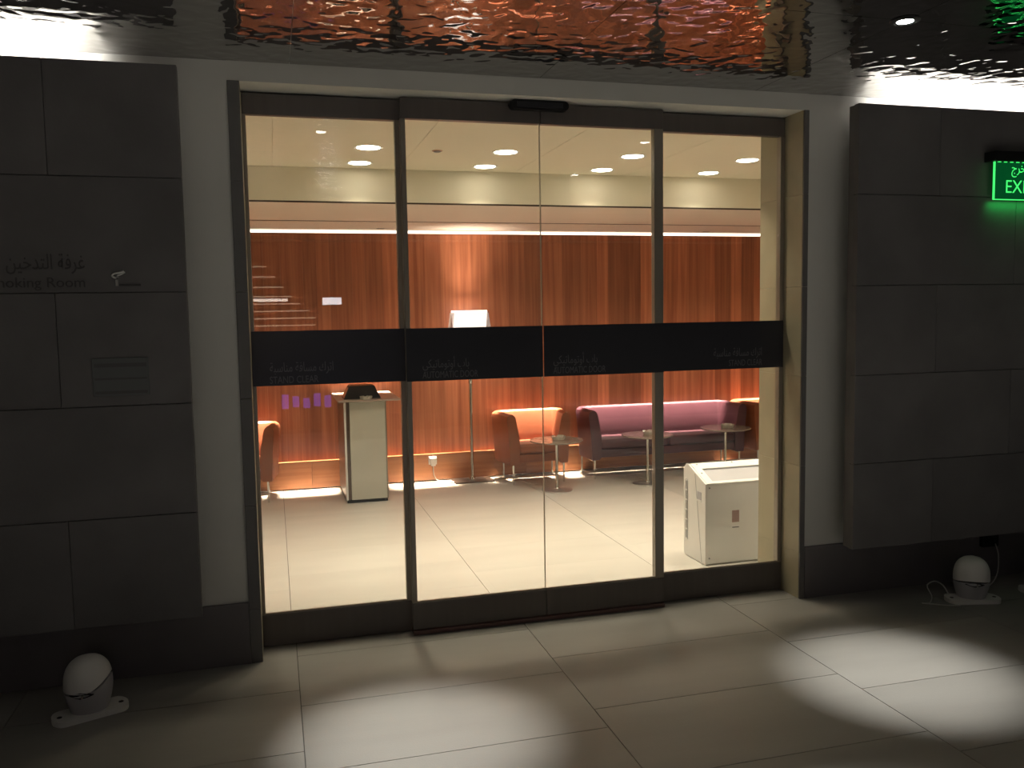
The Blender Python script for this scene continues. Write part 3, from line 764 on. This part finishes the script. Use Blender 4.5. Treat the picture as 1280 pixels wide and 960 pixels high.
bb = B(); tube(bb, smooth_path([(-0.030, -0.005, 0.030), (-0.030, -0.005, 0.038), (-0.016, -0.005, 0.044), (-0.002, -0.005, 0.052)]), 0.0036, 8); obj('smoke_curl', bb, M['steel'], ic, True)
pq = tag(empty('wall_plaque', (-0.608, YP, 1.36)), 'faint dark rectangular plaque with two darker strips on the left cladding', 'plaque')
obj('plate', bx(B(), (-0.108, -0.006, -0.078), (0.108, -0.0002, 0.078), 0.001, 1), M['plaque'], pq)
obj('strip', bx(B(), (-0.1, -0.0072, -0.012), (0.1, -0.0061, -0.004)), M['plaque2'], pq)
obj('strip', bx(B(), (-0.1, -0.0072, 0.040), (0.1, -0.0061, 0.056)), M['plaque2'], pq)
obj('strip', bx(B(), (-0.1, -0.0072, -0.07), (0.1, -0.0061, -0.058)), M['plaque2'], pq)

# exit sign on the right cladding
ex = tag(empty('exit_sign', (3.905, YP, 2.25)), 'green edge lit EXIT sign under a black housing on the right cladding', 'sign')
obj('housing', bx(B(), (-0.215, -0.075, 0.100), (0.215, -0.0003, 0.152), 0.004, 2), M['black'], ex)
obj('acrylic_panel', bx(B(), (-0.183, -0.046, -0.095), (0.183, -0.036, 0.0995), 0.001, 1), M['greenglass'], ex)
bb = B(); bx(bb, (-0.187, -0.047, -0.099), (0.187, -0.035, -0.0955)); bx(bb, (-0.187, -0.047, -0.0955), (-0.1835, -0.035, 0.0995)); bx(bb, (0.1835, -0.047, -0.0955), (0.187, -0.035, 0.0995))
obj('lit_edge', bb, M['greenglow'], ex)
text('lettering', 'EXIT', 0.098, M['greenglow'], ex, (-0.118, -0.0468, -0.062), 0.001, 'LEFT', 0.185, -0.0006)
text('lettering', arabic('مخرج'), 0.066, M['greenglow'], ex, (-0.078, -0.0468, 0.046), 0.001, 'LEFT', 0.12, -0.0003)
for k in range(9):
    obj('led', bx(B(), (-0.17+0.04*k, -0.05, 0.0965), (-0.15+0.04*k, -0.0465, 0.0998)), M['greenglow'], ex)
add_light('sign_glow', 'AREA', (0, -0.036, -0.102), 0.14, (0.03, 1.0, 0.16), (math.radians(40), 0, 0), ex, shape='RECTANGLE', size=0.36, size_y=0.01, spread=math.radians(120))

# dome-shaped devices on the floor
def dome(loc, rz, phi, rise, a0):
    r = empty('dome_device', loc, rz)
    R, H = 0.092, 0.245
    seg = 40
    def rad(z):
        t = (z-0.03)/(H-0.03)
        return R*math.sqrt(max(0, 1-max(0, (t-0.42)/0.58)**2.9)) if t > 0.42 else R*(0.80 + 0.20*math.sin(PI/2*t/0.42))
    # split line tilts: lower grey half below it
    def split(a): return 0.108 + rise*max(0.0, math.cos(a-a0))**2
    def shell(bm, lo, hi, n, off=0.0):
        rings = []
        for j in range(n+1):
            ring = []
            for k in range(seg):
                a = 2*PI*k/seg
                z = lo(a) + (hi(a)-lo(a))*j/n
                q = max(rad(z)-off, 0.002); ring.append(bm.verts.new((q*math.cos(a), q*math.sin(a)*0.92, z)))
            rings.append(ring)
        for A, C in zip(rings[:-1], rings[1:]):
            for k in range(seg): bm.faces.new((A[k], A[(k+1) % seg], C[(k+1) % seg], C[k]))
        bm.faces.new(rings[0][::-1]); bm.faces.new(rings[-1]); return bm
    bb = B(); shell(bb, lambda a: split(a)+0.005, lambda a: H-0.0005, 12); obj('upper_shell', bb, M['white'], r, True)
    bb = B(); shell(bb, lambda a: 0.022, lambda a: split(a)-0.004, 7); o = obj('lower_shell', bb, M['grey_pl'], r, True); o['label'] = 'grey lower shell'
    bb = B(); shell(bb, lambda a: split(a)-0.0038, lambda a: split(a)+0.0048, 1, 0.010); obj('seam_ring', bb, M['black'], r, True)
    # eye-shaped opening facing the front with a small steel latch
    bb = B(); pts = [(0.048*math.cos(2*PI*k/16), 0.013*math.sin(2*PI*k/16)) for k in range(16)]
    pts = [(x, z*(1-abs(x)/0.075)) for x, z in pts]
    A = []; C = []
    for x, z in pts:
        y = -0.92*math.sqrt(max(R*R - x*x, 0)) ; A.append(bb.verts.new((x, y-0.0035, z+0.108))); C.append(bb.verts.new((x, y+0.008, z+0.108)))
    bb.faces.new(A); bb.faces.new(C[::-1])
    for k in range(16): bb.faces.new((A[k], C[k], C[(k+1) % 16], A[(k+1) % 16]))
    bmesh.ops.rotate(bb, verts=bb.verts[:], cent=(0, 0, 0), matrix=Matrix.Rotation(phi, 3, 'Z'))
    o = obj('opening', bb, M['black'], r)
    bb = B(); bx(bb, (0.006, -0.0945, 0.099), (0.014, -0.0885, 0.115), 0.001, 1); bmesh.ops.rotate(bb, verts=bb.verts[:], cent=(0, 0, 0), matrix=Matrix.Rotation(phi, 3, 'Z')); obj('latch', bb, M['chrome'], o)
    # base plate with rounded ends and two screw holes
    bb = B(); pts = []
    for k in range(9): a = -PI/2 + PI*k/8; pts.append((0.105+0.038*math.cos(a), 0.062*math.sin(a)-0.015))
    for k in range(9): a = PI/2 + PI*k/8; pts.append((-0.105+0.038*math.cos(a), 0.062*math.sin(a)-0.015))
    prism(bb, pts, 'z', 0.0, 0.0215); obj('base_plate', bb, M['white'], r, True)
    for s in (-1, 1):
        bb = B(); lathe(bb, [(0.010, 0.0216), (0.010, 0.0226)], 14, s*0.115, -0.02); obj('screw_hole', bb, M['black'], r)
    return r
d1 = dome((-0.775, -0.335, 0), math.radians(22), math.radians(-32), 0.055, math.radians(-25)); tag(d1, 'white dome device on a base plate on the floor left of the door', 'device', 'white dome devices on the lobby floor')
d2 = dome((3.60, -0.31, 0), math.radians(-15), math.radians(-16), 0.012, math.radians(-110))
tag(d2, 'white dome device on the floor right of the door, whole one with a lead', 'device', 'white dome devices on the lobby floor')
d3 = copy_tree(d2); d3.location = (4.10, -0.31, 0)
tag(d3, 'white dome device at the right picture edge, cut off by it', 'device', 'white dome devices on the lobby floor')
# black socket box on the right skirting and leads
sb = tag(empty('socket_box', (3.985, -0.0142, 0.235)), 'black double socket box low on the skirting above the dome devices', 'socket')
obj('housing', bx(B(), (-0.055, -0.03, -0.045), (0.055, -0.0002, 0.045), 0.003, 2), M['black'], sb)
obj('plug', bx(B(), (0.0, -0.055, -0.02), (0.03, -0.0302, 0.012), 0.003, 2), M['black'], sb)
bb = B(); tube(bb, smooth_path([(4.0, -0.06, 0.212), (4.0, -0.085, 0.15), (3.95, -0.13, 0.06), (3.86, -0.17, 0.012), (3.76, -0.19, 0.006), (3.69, -0.22, 0.02)]), 0.003, 8)
tag(obj('power_lead', bb, M['cable'], None, True), 'thin grey lead from the black socket box to the whole dome device', 'cable')
bb = B(); tube(bb, smooth_path([(3.49, -0.27, 0.03), (3.465, -0.25, 0.08), (3.42, -0.24, 0.10), (3.375, -0.24, 0.08), (3.38, -0.27, 0.03), (3.35, -0.29, 0.004), (3.31, -0.28, 0.004), (3.36, -0.32, 0.004), (3.42, -0.36, 0.004), (3.47, -0.375, 0.004)]), 0.003, 8)
tag(obj('looped_lead', bb, M['cable'], None, True), 'thin looped lead lying left of the whole dome device', 'cable')

# lobby ceiling spots
def lobby_spot(loc, label, power, tilt=(0, 0, 0)):
    r = tag(empty('recessed_spotlight', loc), label, 'light')
    bb = B(); lathe(bb, [(0.030, -0.0006), (0.056, -0.0006), (0.056, -0.004), (0.034, -0.006), (0.030, -0.0006)], 28, cap=False); obj('bezel', bb, M['black'], r, True)
    bb = B(); lathe(bb, [(0.0, -0.0055), (0.031, -0.0045), (0.031, -0.0008)], 24); obj('lens', bb, M['spotglow'], r, True)
    add_light('spot_lamp', 'SPOT', (0, 0, -0.012), power, COOL, tilt, r, spot_size=math.radians(26), spot_blend=1.0, shadow_soft_size=0.02)
    return r
lobby_spot((2.445, -1.11, ZC), 'small bright recessed spotlight in the mirrored ceiling at the panel corner', P_SPOT, (math.radians(2), math.radians(-3), 0))
lobby_spot((0.33, -1.06, ZC), 'recessed spotlight over the floor in front of the left door leaf', P_SPOT, (math.radians(2), math.radians(-3), 0))
lobby_spot((2.445, -2.5, ZC), 'recessed spotlight over the lobby floor at lower right', P_SPOT)

for yy in (-2.75, -4.2, -5.8):
    for xx in (-1.6, 0.0, 1.6, 3.2, 4.8):
        add_light('lobby_fill_spot', 'SPOT', (xx, yy, ZC-0.015), P_FILL, COOL, (0, 0, 0), None, spot_size=math.radians(50), spot_blend=0.6, shadow_soft_size=0.03)  # unseen lamps, added so floor bounce brightens the lobby walls

# lit things across the lobby that the door glass reflects
lv = tag(empty('louvre_light', (0.0, -8.0, 1.85)), 'row of thin lit horizontal lamp tubes across the lobby behind the viewer', 'light')
for k, z in enumerate((2.27, 2.13, 1.99, 1.86, 1.76, 1.66, 1.56, 1.46)):
    xb = -0.05 + 0.11*k if k < 6 else 0.58
    bb = B(); bx(bb, (-0.9, 0, z-1.85-0.008), (xb, 0.02, z-1.85+0.008)); obj('lamp_tube', bb, M['tube'], lv)
bb = B(); bx(bb, (-0.9, 0, 1.812-1.85-0.02), (0.22, 0.02, 1.812-1.85+0.02)); obj('lamp_tube', bb, M['tubebright'], lv)
sc_ = tag(empty('wall_screen', (0.82, -8.0, 1.79)), 'small bright white screen across the lobby behind the viewer', 'screen')
obj('display', bx(B(), (-0.13, 0, -0.05), (0.13, 0.02, 0.05)), M['screen'], sc_)
obj('bezel', bx(B(), (-0.14, -0.02, -0.06), (0.14, -0.0002, 0.06)), M['black'], sc_)
vd = tag(empty('violet_display', (0.45, -8.0, 0)), 'low violet lit display case across the lobby behind the viewer', 'display')
obj('case', bx(B(), (-0.42, -0.3, 0), (0.42, -0.002, 0.24)), M['black'], vd)
for k in range(5):
    obj('lit_panel', bx(B(), (-0.36+0.145*k, 0, 0.30+0.02*(k % 2)), (-0.27+0.145*k, 0.02, 0.50-0.03*(k % 3))), M['violet'], vd)
obj('back', bx(B(), (-0.42, -0.02, 0.2402), (0.42, -0.001, 0.56)), M['black'], vd)
